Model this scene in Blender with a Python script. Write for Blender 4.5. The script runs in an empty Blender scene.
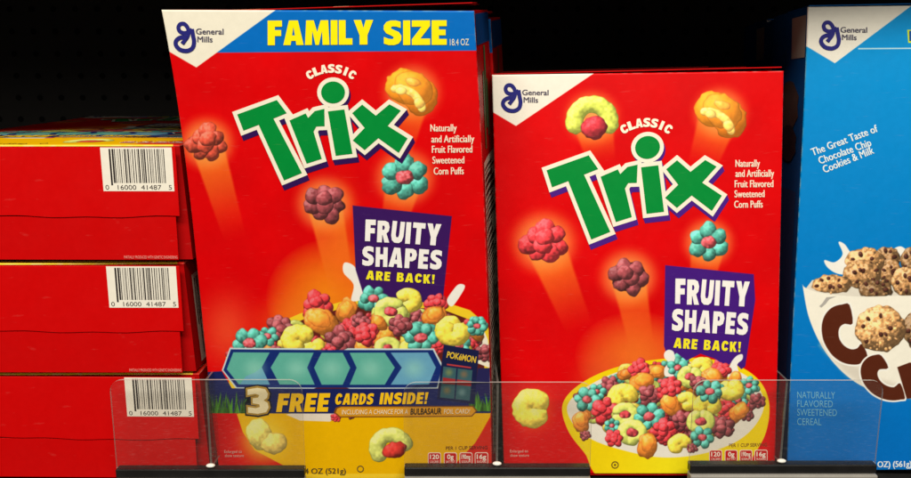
import bpy, bmesh, math, random
import numpy as np
from mathutils import Matrix, Vector
C = bpy.context.scene.collection
rng = np.random.RandomState(7)
# ------------------------------------------------------------------ camera model (photo is 911x478)
W, H, F = 911.0, 478.0, 850.0
PITCH = math.radians(11.5); CAMZ = 0.29
CP, SP = math.cos(PITCH), math.sin(PITCH)

def ray(px, py):
    px = np.asarray(px, float); py = np.asarray(py, float)
    dx = (px - W/2)/F; dz = (H/2 - py)/F
    return np.stack([dx, CP + SP*dz, -SP + CP*dz], -1)
def project(P):
    d = P - np.array([0, 0, CAMZ])
    f = d[..., 1]*CP - d[..., 2]*SP
    z = d[..., 1]*SP + d[..., 2]*CP
    return W/2 + F*d[..., 0]/f, H/2 - F*z/f
def at(px, py, Y):
    r = ray(px, py); t = Y/r[..., 1]
    return np.array([0, 0, CAMZ]) + r*t

def lin(c):
    c = np.asarray(c, float)/255.0
    return np.where(c <= 0.04045, c/12.92, ((c+0.055)/1.055)**2.4)
# ------------------------------------------------------------------ materials
MATS = {}
def nt(m):
    m.use_nodes = True
    return m.node_tree.nodes, m.node_tree.links
def print_mat(name, rgb=None, rough=0.40, bump=0.22, spec=0.14, mottling=0.06):
    """coated cardboard ink: colour attribute (rgb None) or one ink, faint mottling, soft dents"""
    if name in MATS: return MATS[name]
    m = bpy.data.materials.new(name); n, l = nt(m); b = n['Principled BSDF']
    b.inputs['Roughness'].default_value = rough
    b.inputs['Specular IOR Level'].default_value = spec
    tc = n.new('ShaderNodeTexCoord')
    nz = n.new('ShaderNodeTexNoise'); nz.inputs['Scale'].default_value = 240; nz.inputs['Detail'].default_value = 4
    l.new(tc.outputs['Object'], nz.inputs['Vector'])
    hv = n.new('ShaderNodeMapRange'); hv.inputs[3].default_value = 1-mottling; hv.inputs[4].default_value = 1+mottling
    l.new(nz.outputs['Fac'], hv.inputs[0])
    mul = n.new('ShaderNodeMixRGB'); mul.blend_type = 'MULTIPLY'; mul.inputs[0].default_value = 1
    if rgb is None:
        a = n.new('ShaderNodeAttribute'); a.attribute_name = 'Ink'; l.new(a.outputs['Color'], mul.inputs[1])
    else:
        mul.inputs[1].default_value = (*[float(v) for v in lin(rgb)], 1)
    l.new(hv.outputs[0], mul.inputs[2]); l.new(mul.outputs[0], b.inputs['Base Color'])
    mpg = n.new('ShaderNodeMapping'); mpg.inputs['Scale'].default_value = (1, 3, 9); mpg.inputs['Rotation'].default_value = (.3, .5, .2)
    ns = n.new('ShaderNodeTexNoise'); ns.inputs['Scale'].default_value = 90; ns.inputs['Detail'].default_value = 3
    l.new(tc.outputs['Object'], mpg.inputs[0]); l.new(mpg.outputs[0], ns.inputs['Vector'])
    rs = n.new('ShaderNodeMapRange'); rs.inputs[1].default_value = .66; rs.inputs[2].default_value = .78; rs.inputs[3].default_value = 0; rs.inputs[4].default_value = .035
    l.new(ns.outputs['Fac'], rs.inputs[0])
    mx = n.new('ShaderNodeMixRGB'); mx.inputs[2].default_value = (.62, .5, .42, 1)
    l.new(rs.outputs[0], mx.inputs[0]); l.new(mul.outputs[0], mx.inputs[1]); l.new(mx.outputs[0], b.inputs['Base Color'])
    n2 = n.new('ShaderNodeTexNoise'); n2.inputs['Scale'].default_value = 22; n2.inputs['Detail'].default_value = 3
    l.new(tc.outputs['Object'], n2.inputs['Vector'])
    bp = n.new('ShaderNodeBump'); bp.inputs['Strength'].default_value = bump; bp.inputs['Distance'].default_value = 0.002
    l.new(n2.outputs['Fac'], bp.inputs['Height']); l.new(bp.outputs[0], b.inputs['Normal'])
    n3 = n.new('ShaderNodeTexNoise'); n3.inputs['Scale'].default_value = 60; l.new(tc.outputs['Object'], n3.inputs['Vector'])
    r3 = n.new('ShaderNodeMapRange'); r3.inputs[3].default_value = rough-0.1; r3.inputs[4].default_value = rough+0.12
    l.new(n3.outputs['Fac'], r3.inputs[0]); l.new(r3.outputs[0], b.inputs['Roughness'])
    MATS[name] = m
    return m
def plain(name, rgb, rough=0.5, metal=0.0, nscale=60, var=0.15, bump=0.1, spec=0.4):
    if name in MATS: return MATS[name]
    m = bpy.data.materials.new(name); n, l = nt(m); b = n['Principled BSDF']
    b.inputs['Metallic'].default_value = metal; b.inputs['Specular IOR Level'].default_value = spec
    tc = n.new('ShaderNodeTexCoord'); nz = n.new('ShaderNodeTexNoise'); nz.inputs['Scale'].default_value = nscale; nz.inputs['Detail'].default_value = 6
    l.new(tc.outputs['Object'], nz.inputs['Vector'])
    cr = n.new('ShaderNodeMixRGB'); c = lin(rgb)
    cr.inputs[1].default_value = (*[float(v*(1-var)) for v in c], 1); cr.inputs[2].default_value = (*[float(min(1, v*(1+var))) for v in c], 1)
    l.new(nz.outputs['Fac'], cr.inputs[0]); l.new(cr.outputs[0], b.inputs['Base Color'])
    r = n.new('ShaderNodeMapRange'); r.inputs[3].default_value = max(0.05, rough-0.12); r.inputs[4].default_value = rough+0.12
    l.new(nz.outputs['Fac'], r.inputs[0]); l.new(r.outputs[0], b.inputs['Roughness'])
    bp = n.new('ShaderNodeBump'); bp.inputs['Strength'].default_value = bump; bp.inputs['Distance'].default_value = 0.0005
    l.new(nz.outputs['Fac'], bp.inputs['Height']); l.new(bp.outputs[0], b.inputs['Normal'])
    MATS[name] = m
    return m
INK = print_mat('printed_card')
def ink(rgb): return print_mat('ink_%02x%02x%02x' % tuple(rgb), rgb)

def clear_mat(name, haze, tint, edge=False):
    if name in MATS: return MATS[name]
    m = bpy.data.materials.new(name); n, l = nt(m)
    out = n['Material Output']; n.remove(n['Principled BSDF'])
    tr = n.new('ShaderNodeBsdfTransparent'); tr.inputs[0].default_value = (*tint, 1)
    df = n.new('ShaderNodeBsdfDiffuse'); df.inputs[0].default_value = (.62, .6, .55, 1)
    gl = n.new('ShaderNodeBsdfGlossy'); gl.inputs['Roughness'].default_value = 0.12 if not edge else 0.3
    tc = n.new('ShaderNodeTexCoord'); nz = n.new('ShaderNodeTexNoise'); nz.inputs['Scale'].default_value = 30; nz.inputs['Detail'].default_value = 5
    l.new(tc.outputs['Object'], nz.inputs['Vector'])
    mp = n.new('ShaderNodeMapping'); mp.inputs['Scale'].default_value = (1, 1, 14); mp.inputs['Rotation'].default_value = (0, .5, 0)
    sc_ = n.new('ShaderNodeTexNoise'); sc_.inputs['Scale'].default_value = 160; sc_.inputs['Detail'].default_value = 2
    l.new(tc.outputs['Object'], mp.inputs[0]); l.new(mp.outputs[0], sc_.inputs['Vector'])
    rr = n.new('ShaderNodeMapRange'); rr.inputs[1].default_value = .62; rr.inputs[2].default_value = .8; rr.inputs[3].default_value = 0; rr.inputs[4].default_value = .10
    l.new(sc_.outputs['Fac'], rr.inputs[0])
    mr = n.new('ShaderNodeMapRange'); mr.inputs[3].default_value = haze*0.5; mr.inputs[4].default_value = haze*1.5
    l.new(nz.outputs['Fac'], mr.inputs[0])
    m1 = n.new('ShaderNodeMixShader'); ad = n.new('ShaderNodeMath'); ad.operation = 'ADD'; l.new(mr.outputs[0], ad.inputs[0]); l.new(rr.outputs[0], ad.inputs[1]); l.new(ad.outputs[0], m1.inputs[0]); l.new(tr.outputs[0], m1.inputs[1]); l.new(df.outputs[0], m1.inputs[2])
    fr0 = n.new('ShaderNodeFresnel'); fr0.inputs[0].default_value = 1.45
    ge = n.new('ShaderNodeNewGeometry'); fr = n.new('ShaderNodeMath'); fr.operation = 'MULTIPLY'; inv = n.new('ShaderNodeMath'); inv.operation = 'SUBTRACT'; inv.inputs[0].default_value = 1
    l.new(ge.outputs['Backfacing'], inv.inputs[1]); l.new(fr0.outputs[0], fr.inputs[0]); l.new(inv.outputs[0], fr.inputs[1])
    m2 = n.new('ShaderNodeMixShader'); l.new(fr.outputs[0], m2.inputs[0]); l.new(m1.outputs[0], m2.inputs[1]); l.new(gl.outputs[0], m2.inputs[2])
    l.new(m2.outputs[0], out.inputs[0])
    MATS[name] = m
    return m

# ------------------------------------------------------------------ object helpers
def link_mesh(name, me, mat, parent=None):
    o = bpy.data.objects.new(name, me); C.objects.link(o)
    if mat is not None:
        for mm in (mat if isinstance(mat, (list, tuple)) else [mat]): me.materials.append(mm)
    if parent is not None: o.parent = parent
    return o
def thing(name, label, cat, group=None):
    o = bpy.data.objects.new(name, None); C.objects.link(o); o.empty_display_size = 0.02
    o['label'] = label; o['category'] = cat
    if group: o['group'] = group
    return o
def dup_tree(o, parent=None):
    c = o.copy(); C.objects.link(c)
    if parent is not None: c.parent = parent
    for ch in [x for x in bpy.data.objects if x.parent == o]: dup_tree(ch, c)
    return c
def box_bm(bm, x0, x1, y0, y1, z0, z1, bev=0.0, seg=2):
    g = bmesh.ops.create_cube(bm, size=1)['verts']
    for v in g:
        v.co = Vector((x0+(v.co.x+.5)*(x1-x0), y0+(v.co.y+.5)*(y1-y0), z0+(v.co.z+.5)*(z1-z0)))
    if bev:
        es = list({e for v in g for e in v.link_edges})
        bmesh.ops.bevel(bm, geom=es, offset=bev, segments=seg, affect='EDGES', profile=.5)
def bm_obj(name, bm, mat, parent=None, smooth=False):
    me = bpy.data.meshes.new(name); bmesh.ops.recalc_face_normals(bm, faces=bm.faces[:]); bm.to_mesh(me); bm.free()
    if smooth: me.polygons.foreach_set('use_smooth', [True]*len(me.polygons))
    return link_mesh(name, me, mat, parent)

# ------------------------------------------------------------------ text
_tc = {}
def text_mesh(s, off, spacing, shear=0.0):
    k = (s, off, spacing, shear)
    if k in _tc: return _tc[k]
    cu = bpy.data.curves.new('t', 'FONT'); cu.body = s; cu.size = 1; cu.offset = off; cu.space_character = spacing
    cu.shear = shear; cu.resolution_u = 4; cu.fill_mode = 'FRONT'; cu.extrude = 0
    o = bpy.data.objects.new('t', cu); C.objects.link(o)
    dg = bpy.context.evaluated_depsgraph_get(); dg.update()
    me = bpy.data.meshes.new_from_object(o.evaluated_get(dg))
    v = np.array([tuple(x.co)[:2] for x in me.vertices]).reshape(-1, 2); f = [tuple(p.vertices) for p in me.polygons]
    bpy.data.objects.remove(o); bpy.data.curves.remove(cu); bpy.data.meshes.remove(me)
    _tc[k] = (v, f)
    return v, f
def text(s, p0, p1, h, bold=0.0, spacing=1.0, shear=0.0, outline=None):
    """2-D mesh in photo pixels: baseline p0->p1, capital height h px. outline: extra offset (same mapping)"""
    v, f = text_mesh(s, bold, spacing, shear)
    cap = text_mesh('H', bold, 1.0)[0][:, 1]; y0 = cap.min(); cap = cap.max()-cap.min()
    x0, x1 = v[:, 0].min(), v[:, 0].max()
    p0 = np.array(p0, float); p1 = np.array(p1, float); d = p1-p0; L = np.hypot(*d); e = d/L; u = np.array([e[1], -e[0]])
    if outline: v, f = text_mesh(s, bold+outline, spacing, shear)
    P = p0 + ((v[:, 0]-x0)*L/(x1-x0))[:, None]*e + ((v[:, 1]-y0)*h/cap)[:, None]*u
    return P, f
from mathutils.geometry import tessellate_polygon
def spoly(pts, w):
    """closed polygon of a stroke"""
    P = spline(pts, 7); T = np.gradient(P, axis=0); T /= np.hypot(T[:, 0], T[:, 1])[:, None]; N = np.stack([-T[:, 1], T[:, 0]], 1)
    return np.concatenate([P+N*w/2, (P-N*w/2)[::-1]]).tolist()
HV = {'F': [[(0,0),(1,0),(1,.25),(.5,.25),(.5,.39),(.94,.39),(.94,.63),(.5,.63),(.5,1),(0,1)]],
 'A': [[(.28,0),(.72,0),(1,1),(.64,1),(.61,.83),(.39,.83),(.36,1),(0,1)],[(.5,.26),(.43,.61),(.57,.61)]],
 'M': [[(0,1),(.05,0),(.36,0),(.5,.48),(.64,0),(.95,0),(1,1),(.72,1),(.70,.42),(.57,1),(.43,1),(.30,.42),(.28,1)]],
 'I': [[(0,0),(1,0),(1,1),(0,1)]], 'L': [[(0,0),(.5,0),(.5,.74),(1,.74),(1,1),(0,1)]],
 'Y': [[(0,0),(.38,0),(.5,.32),(.62,0),(1,0),(.70,.62),(.70,1),(.30,1),(.30,.62)]],
 'Z': [[(0,0),(1,0),(1,.23),(.47,.74),(1,.74),(1,1),(0,1),(0,.77),(.53,.26),(0,.26)]],
 'E': [[(0,0),(1,0),(1,.24),(.48,.24),(.48,.38),(.93,.38),(.93,.61),(.48,.61),(.48,.76),(1,.76),(1,1),(0,1)]],
 'S': [[(.95,.05),(.95,.31),(.72,.25),(.5,.24),(.42,.28),(.44,.34),(.6,.39),(.85,.47),(.99,.62),(.98,.80),(.84,.94),(.6,1),(.3,1),(.03,.94),(.03,.67),(.28,.74),(.5,.76),(.57,.72),(.55,.66),(.4,.60),(.16,.52),(.02,.37),(.03,.2),(.17,.06),(.4,0),(.68,0)]],
 'R': [[(0,0),(.62,0),(.88,.07),(.98,.28),(.92,.48),(.74,.58),(1,1),(.60,1),(.44,.66),(.40,.66),(.40,1),(0,1)],[(.40,.22),(.40,.42),(.54,.42),(.60,.32),(.54,.22)]],
 'P': [[(0,0),(.64,0),(.9,.08),(1,.30),(.9,.54),(.64,.64),(.40,.64),(.40,1),(0,1)],[(.40,.22),(.40,.42),(.54,.42),(.60,.32),(.54,.22)]],
 'B': [[(0,0),(.62,0),(.88,.08),(.94,.26),(.80,.46),(.96,.58),(1,.74),(.9,.93),(.64,1),(0,1)],[(.38,.2),(.38,.38),(.52,.38),(.58,.29),(.52,.2)],[(.38,.58),(.38,.79),(.54,.79),(.62,.68),(.54,.58)]],
 'D': [[(0,0),(.52,0),(.84,.12),(1,.38),(1,.62),(.84,.88),(.52,1),(0,1)],[(.38,.23),(.38,.77),(.5,.77),(.62,.62),(.62,.38),(.5,.23)]],
 'N': [[(0,0),(.34,0),(.66,.52),(.66,0),(1,0),(1,1),(.66,1),(.34,.48),(.34,1),(0,1)]],
 'U': [[(0,0),(.36,0),(.36,.62),(.42,.74),(.58,.74),(.64,.62),(.64,0),(1,0),(1,.68),(.9,.9),(.68,1),(.32,1),(.1,.9),(0,.68)]],
 'T': [[(0,0),(1,0),(1,.25),(.69,.25),(.69,1),(.31,1),(.31,.25),(0,.25)]],
 'H': [[(0,0),(.36,0),(.36,.36),(.64,.36),(.64,0),(1,0),(1,1),(.64,1),(.64,.62),(.36,.62),(.36,1),(0,1)]],
 'C': [[(.98,.28),(.66,.36),(.58,.26),(.46,.26),(.37,.38),(.37,.62),(.46,.74),(.58,.74),(.66,.64),(.98,.72),(.86,.92),(.62,1),(.36,1),(.12,.88),(0,.64),(0,.36),(.12,.12),(.36,0),(.62,0),(.86,.08)]],
 'K': [[(0,0),(.37,0),(.37,.36),(.60,0),(1,0),(.66,.46),(1,1),(.60,1),(.40,.64),(.37,.68),(.37,1),(0,1)]],
 '!': [[(0,0),(1,0),(.8,.66),(.2,.66)]],
 '3': [[(.04,.06),(.5,0),(.86,.06),(.98,.24),(.94,.4),(.78,.49),(.96,.58),(1,.76),(.88,.94),(.5,1),(.04,.95),(.04,.72),(.4,.77),(.58,.73),(.56,.64),(.26,.6),(.26,.40),(.52,.37),(.56,.29),(.4,.24),(.04,.29)]]}
ADV = {'I': .36, 'M': 1.3, 'L': .72, '!': .36, 'F': .76, 'E': .76, 'A': 1.08, 'Y': 1.04}
def heavy(s, p0, p1, h, gap=.10, space=.5, shear=0, jit=0, grow=0.0):
    """block lettering between two baseline points; one piece per word"""
    widths = [space if c == ' ' else ADV.get(c, .92) for c in s]; tot = sum(widths)+gap*(len(s)-1)
    p0 = np.array(p0, float); p1 = np.array(p1, float); d = p1-p0; L = np.hypot(*d); e = d/L; u = np.array([e[1], -e[0]]); k = L/tot
    r = np.random.RandomState(len(s)); x = 0; out = []
    for c, w in zip(s, widths):
        if c != ' ':
            loops = [np.array(q, float) for q in HV[c]]
            if c == '!': loops2 = [[np.array(loops[0])], [np.array([(.15, .76), (.85, .76), (.85, 1), (.15, 1)])]]
            else: loops2 = [loops]
            a = r.uniform(-jit, jit); dy = r.uniform(-jit, jit)*.4; ca, sa = math.cos(a), math.sin(a)
            for lp in loops2:
                P2 = []
                for j, q in enumerate(lp):
                    X_ = q[:, 0]*w*k; Y_ = (1-q[:, 1])*h; cx, cy = w*k/2, h/2
                    X_, Y_ = cx+(X_-cx)*ca-(Y_-cy)*sa, cy+(X_-cx)*sa+(Y_-cy)*ca+dy*h
                    X_ = X_+shear*Y_
                    Q = p0+(x*k+X_)[:, None]*e+Y_[:, None]*u
                    if grow: Q = offset_poly(Q, grow if j == 0 else -grow, 2)
                    P2.append(Q)
                tris = tessellate_polygon([[Vector((a_[0], a_[1], 0)) for a_ in q] for q in P2])
                out.append((np.concatenate(P2), [tuple(t) for t in tris]))
        x += w+gap
    return merge(out)
def arc_text(s, cx, cy, R, a0, a1, h, bold):
    out = []
    for i, ch in enumerate(s):
        a = math.radians(a0+(a1-a0)*i/(len(s)-1)); c = np.array([cx+R*math.sin(a), cy-R*math.cos(a)]); t = np.array([math.cos(a), math.sin(a)])
        w = h*(0.36 if ch == 'I' else 0.80)
        u = np.array([t[1], -t[0]]); out.append(heavy(ch, c-t*w/2-u*h/2, c+t*w/2-u*h/2, h))
    return merge(out)
def merge(parts):
    V = []; Fc = []; k = 0
    for v, f in parts:
        V.append(np.asarray(v, float)); Fc += [tuple(i+k for i in q) for q in f]; k += len(v)
    return np.concatenate(V), Fc
def poly(pts): return np.array(pts, float), [tuple(range(len(pts)))]
def offset_poly(pts, d, lim=3.0):
    P = np.array(pts, float); n = len(P)
    area = 0.5*np.sum(P[:, 0]*np.roll(P[:, 1], -1)-np.roll(P[:, 0], -1)*P[:, 1])
    s = 1 if area > 0 else -1
    out = []
    for i in range(n):
        a = P[i]-P[i-1]; b = P[(i+1) % n]-P[i]; a /= np.hypot(*a); b /= np.hypot(*b)
        na = np.array([a[1], -a[0]])*s; nb = np.array([b[1], -b[0]])*s
        m = na+nb; m /= np.hypot(*m); k = d/max(m@na, 1/lim)
        out.append(P[i]+m*k)
    return np.array(out)
def spline(pts, n=8, closed=False):
    P = [np.array(p, float) for p in pts]; out = []; N = len(P)
    rngi = range(N if closed else N-1)
    for i in rngi:
        p0 = P[(i-1) % N] if closed or i > 0 else P[0]; p1 = P[i]; p2 = P[(i+1) % N]; p3 = P[(i+2) % N] if closed or i+2 < N else P[-1]
        for k in range(n):
            t = k/n
            out.append(0.5*((2*p1)+(-p0+p2)*t+(2*p0-5*p1+4*p2-p3)*t*t+(-p0+3*p1-3*p2+p3)*t**3))
    if not closed: out.append(P[-1])
    return np.array(out)
def circle(cx, cy, rx, ry=None, n=28, rot=0):
    ry = ry or rx; a = np.linspace(0, 2*np.pi, n, endpoint=False); c, s = math.cos(rot), math.sin(rot)
    x = rx*np.cos(a); y = ry*np.sin(a)
    return np.stack([cx+x*c-y*s, cy+x*s+y*c], 1)

# ------------------------------------------------------------------ a printed carton
class Carton:
    def __init__(s, name, label, pos, yaw, lean, roll, left, right, depth, splay, group, card=(196, 4, 6), bulge=0.0022, ext=None):
        s.root = thing(name, label, 'cereal box', group)
        M = Matrix.Rotation(math.radians(yaw), 3, 'Z') @ Matrix.Rotation(math.radians(-lean), 3, 'X') @ Matrix.Rotation(math.radians(roll), 3, 'Y')
        s.M = np.array(M); s.o = np.array(pos, float)
        s.root.matrix_world = Matrix.Translation(pos) @ M.to_4x4()
        s.depth, s.splay, s.B = depth, splay, bulge
        Lc = s.loc(*np.array(left, float).T); Rc = s.loc(*np.array(right, float).T)   # outline, top to bottom
        Lc = Lc[::-1]; Rc = Rc[::-1]
        s.zb = (Lc[0, 1]+Rc[0, 1])/2; s.zt = (Lc[-1, 1]+Rc[-1, 1])/2
        s.Lt = np.array([(z-Lc[0, 1])/(Lc[-1, 1]-Lc[0, 1]) for z in Lc[:, 1]]); s.L = Lc
        s.Rt = np.array([(z-Rc[0, 1])/(Rc[-1, 1]-Rc[0, 1]) for z in Rc[:, 1]]); s.Rr = Rc
        s.h = s.zt-s.zb
    @staticmethod
    def smooth_interp(t, ts, vs):
        return np.interp(t, ts, vs) if len(ts) < 3 else np.polyval(np.polyfit(ts, vs, len(ts)-1), t)
    def edge(s, side, t):
        ts, P = (s.Lt, s.L) if side == 0 else (s.Rt, s.Rr)
        return s.smooth_interp(t, ts, P[:, 0]), P[0, 1]+(P[-1, 1]-P[0, 1])*t
    def loc(s, px, py):
        d = ray(px, py) @ s.M; c = (np.array([0, 0, CAMZ])-s.o) @ s.M
        t = -c[1]/d[..., 1]
        return np.stack([c[0]+d[..., 0]*t, c[2]+d[..., 2]*t], -1)
    def grid(s, S, T):
        xl, zl = s.edge(0, T); xr, zr = s.edge(1, T)
        return xl+(xr-xl)*S, zl+(zr-zl)*S
    def st(s, x, z):
        t = (z-s.zb)/s.h; S = 0.5
        for _ in range(3):
            xl, zl = s.edge(0, t); xr, zr = s.edge(1, t)
            S = (x-xl)/(xr-xl); zz = zl+(zr-zl)*S; t = t+(z-zz)/s.h
        return S, t
    def surf(s, x, z):
        S, t = s.st(x, z); S = np.clip(S, 0, 1); t = np.clip(t, 0, 1)
        b = s.B*(1-(2*S-1)**2)*(1-(2*t-1)**2)
        w = (s.edge(1, t)[0]-s.edge(0, t)[0])
        e = np.minimum(np.minimum(S, 1-S)*w, np.minimum(t, 1-t)*s.h); r = 0.0009
        q = np.clip(r-e, 0, r)
        return b-(r-np.sqrt(np.maximum(r*r-q*q, 0)))
    def front(s, painter, step_px=0.5):
        """paint(canvas) fills colours and region ids over a fine grid; each region becomes one mesh"""
        w = (s.edge(1, .9)[0]-s.edge(0, .9)[0]); unit = s.o[1]/F*step_px
        nx = int(w/unit); nz = int(s.h/unit)
        S, T = np.meshgrid(np.linspace(0, 1, nx), np.linspace(0, 1, nz))
        x, z = s.grid(S, T)
        P = np.stack([x, np.zeros_like(x), z], -1) @ s.M.T + s.o
        X, Y = project(P)
        cv = Canvas(X, Y); painter(cv)
        ww = s.edge(1, T)[0]-s.edge(0, T)[0]
        e = np.minimum(np.minimum(S, 1-S)*ww, np.minimum(T, 1-T)*s.h)
        wear = np.clip(1-e/.0007, 0, 1)*np.clip(vnoise(X, Y, 5, 9)*1.6-.45, 0, 1)*.55
        scuff = np.clip(vnoise(X, Y, 1.1, 12)-.965, 0, 1)*6*np.clip(vnoise(X, Y, 40, 13)-.45, 0, 1)
        wear = np.clip(wear+scuff, 0, .6)[..., None]
        cv.C = cv.C*(1-wear)+np.array((226, 206, 190))*wear
        y = -s.surf(x, z)
        co = np.stack([x, y, z], -1).reshape(-1, 3)
        col = np.clip(lin(np.clip(cv.C, 0, 255)), .0006, .85).reshape(-1, 3)
        idx = np.arange(nx*nz).reshape(nz, nx)
        q = np.stack([idx[:-1, :-1], idx[:-1, 1:], idx[1:, 1:], idx[1:, :-1]], -1).reshape(-1, 4)
        rid = cv.R[:-1, :-1].reshape(-1)
        s.regions = {}
        for k, (nm, par) in enumerate(cv.names):
            f = q[rid == k]
            if len(f) == 0: continue
            u, inv = np.unique(f, return_inverse=True); inv = inv.reshape(-1)
            me = bpy.data.meshes.new(nm); n = len(f)
            me.vertices.add(len(u)); me.vertices.foreach_set('co', co[u].astype(np.float32).ravel())
            me.loops.add(4*n); me.loops.foreach_set('vertex_index', inv.astype(np.int32))
            me.polygons.add(n); me.polygons.foreach_set('loop_start', np.arange(0, 4*n, 4, dtype=np.int32))
            me.update(calc_edges=True)
            me.polygons.foreach_set('use_smooth', np.ones(n, bool))
            at_ = me.color_attributes.new('Ink', 'FLOAT_COLOR', 'POINT')
            at_.data.foreach_set('color', np.concatenate([col[u], np.ones((len(u), 1))], 1).astype(np.float32).ravel())
            s.regions[k] = link_mesh(nm, me, INK, s.root if par is None else s.regions[par])
    def shell(s, mat, name='carton'):
        """sides, back, top and bottom of the carton, with softly crushed edges"""
        n = 40; m = 14; bm = bmesh.new(); rings = []
        d = s.depth
        for i in range(n+1):
            t = i/n; xl, zl = s.edge(0, t); xr, zr = s.edge(1, t); pts = []
            f = np.linspace(0, 1, m)
            for S in f:
                xx = xl+(xr-xl)*S; zz = zl+(zr-zl)*S
                pts.append((xx, float(-s.surf(np.array(xx), np.array(zz)))+0.00012+0.0004*(0 < S < 1), zz))
            sag = 0.0012*math.sin(math.pi*t)
            for k in range(1, 9): pts.append((xr+s.splay*k/9*(1)-sag*math.sin(math.pi*k/9), 0.0009+(d-.0018)*k/9, zr))
            for S in f[::-1]: pts.append((xl-s.splay*.3+(xr-xl+s.splay*1.3)*S, d-.0006, zl+(zr-zl)*S))
            for k in range(8, 0, -1): pts.append((xl-s.splay*.3*k/9+sag*math.sin(math.pi*k/9), 0.0009+(d-.0018)*k/9, zl))
            rings.append([bm.verts.new(p) for p in pts])
        for a, b in zip(rings[:-1], rings[1:]):
            for k in range(len(a)): bm.faces.new((a[k], a[(k+1) % len(a)], b[(k+1) % len(a)], b[k]))
        for r_ in (rings[0], rings[-1]):
            bm.faces.new(r_)
        o = bm_obj(name, bm, mat, s.root); return o
    # flat ink shapes on the front; px coordinates
    def decal(s, name, vf, mat, layer, parent=None, ramp=0):
        V, Fc = vf; L = s.loc(V[:, 0], V[:, 1]); bm = bmesh.new()
        vs = [bm.verts.new((p[0], p[1], 0)) for p in L]
        for f in Fc:
            try: bm.faces.new([vs[i] for i in f])
            except ValueError: pass
        bmesh.ops.triangulate(bm, faces=bm.faces[:], ngon_method='EAR_CLIP')
        g = 0.012
        lo = L.min(0); hi = L.max(0)
        for ax in (0, 1):
            k = math.ceil(lo[ax]/g)
            while k*g < hi[ax]:
                co = [0, 0, 0]; no = [0, 0, 0]; co[ax] = k*g; no[ax] = 1
                bmesh.ops.bisect_plane(bm, geom=bm.verts[:]+bm.edges[:]+bm.faces[:], plane_co=co, plane_no=no); k += 1
        bm.verts.ensure_lookup_table()
        x = np.array([v.co.x for v in bm.verts]); z = np.array([v.co.y for v in bm.verts])
        y = -s.surf(x, z)-layer*5e-5
        for v, a, b_, c in zip(bm.verts, x, y, z): v.co = (a, b_, c)
        bm.normal_update()
        for f in bm.faces:
            if f.normal.y > 0: f.normal_flip()
        me = bpy.data.meshes.new(name); bm.to_mesh(me); bm.free()
        return link_mesh(name, me, mat, parent or s.root)
    def type2(s, name, vf, mat, layer, dx=.4):
        o = s.decal(name, vf, mat, layer)
        s.decal('bold_strike', (vf[0]+[dx, 0], vf[1]), mat, layer+1, o)
        return o
    def stroke(s, name, pts, w, mat, layer, parent=None, n=8, closed=False):
        P = spline(pts, n, closed)
        if closed: P = np.concatenate([P, P[:1]])
        T = np.gradient(P, axis=0); T /= np.hypot(T[:, 0], T[:, 1])[:, None]
        N = np.stack([-T[:, 1], T[:, 0]], 1)
        L0 = s.loc(*(P+N*w/2).T); L1 = s.loc(*(P-N*w/2).T); m = len(P)
        lay = layer*5e-5+np.linspace(0, 4e-5, m)
        co = []
        for L in (L0, L1):
            y = -s.surf(L[:, 0], L[:, 1])-lay; co += [(a, b, c) for a, b, c in zip(L[:, 0], y, L[:, 1])]
        f = [(i, i+1, m+i+1, m+i) for i in range(m-1)]
        me = bpy.data.meshes.new(name); me.from_pydata(co, [], f); me.update()
        return link_mesh(name, me, mat, parent or s.root)
    # flat ink on right (side=1) or left side: rectangle list in (depth fraction, t)
    def side_rects(s, name, rects, mat, side=1, off=0.00025, parent=None):
        co = []; f = []
        for (a0, a1, t0, t1) in rects:
            nn = max(1, int(abs(t1-t0)*40)); base = len(co)
            for j in range(nn+1):
                t = t0+(t1-t0)*j/nn; x, z = s.edge(side, t); sag = 0.0012*math.sin(math.pi*t)
                for i in range(7):
                    a = a0+(a1-a0)*i/6
                    k = a*9
                    if side: xx = x+s.splay*a-sag*math.sin(math.pi*a)+off
                    else: xx = x-s.splay*.3*a+sag*math.sin(math.pi*a)-off
                    co.append((xx, 0.0009+(s.depth-.0018)*a, z))
            for j in range(nn):
                for i in range(6):
                    b = base+j*7+i; f.append((b, b+1, b+8, b+7))
        me = bpy.data.meshes.new(name); me.from_pydata(co, [], f); me.update()
        return link_mesh(name, me, mat, parent or s.root)

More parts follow.
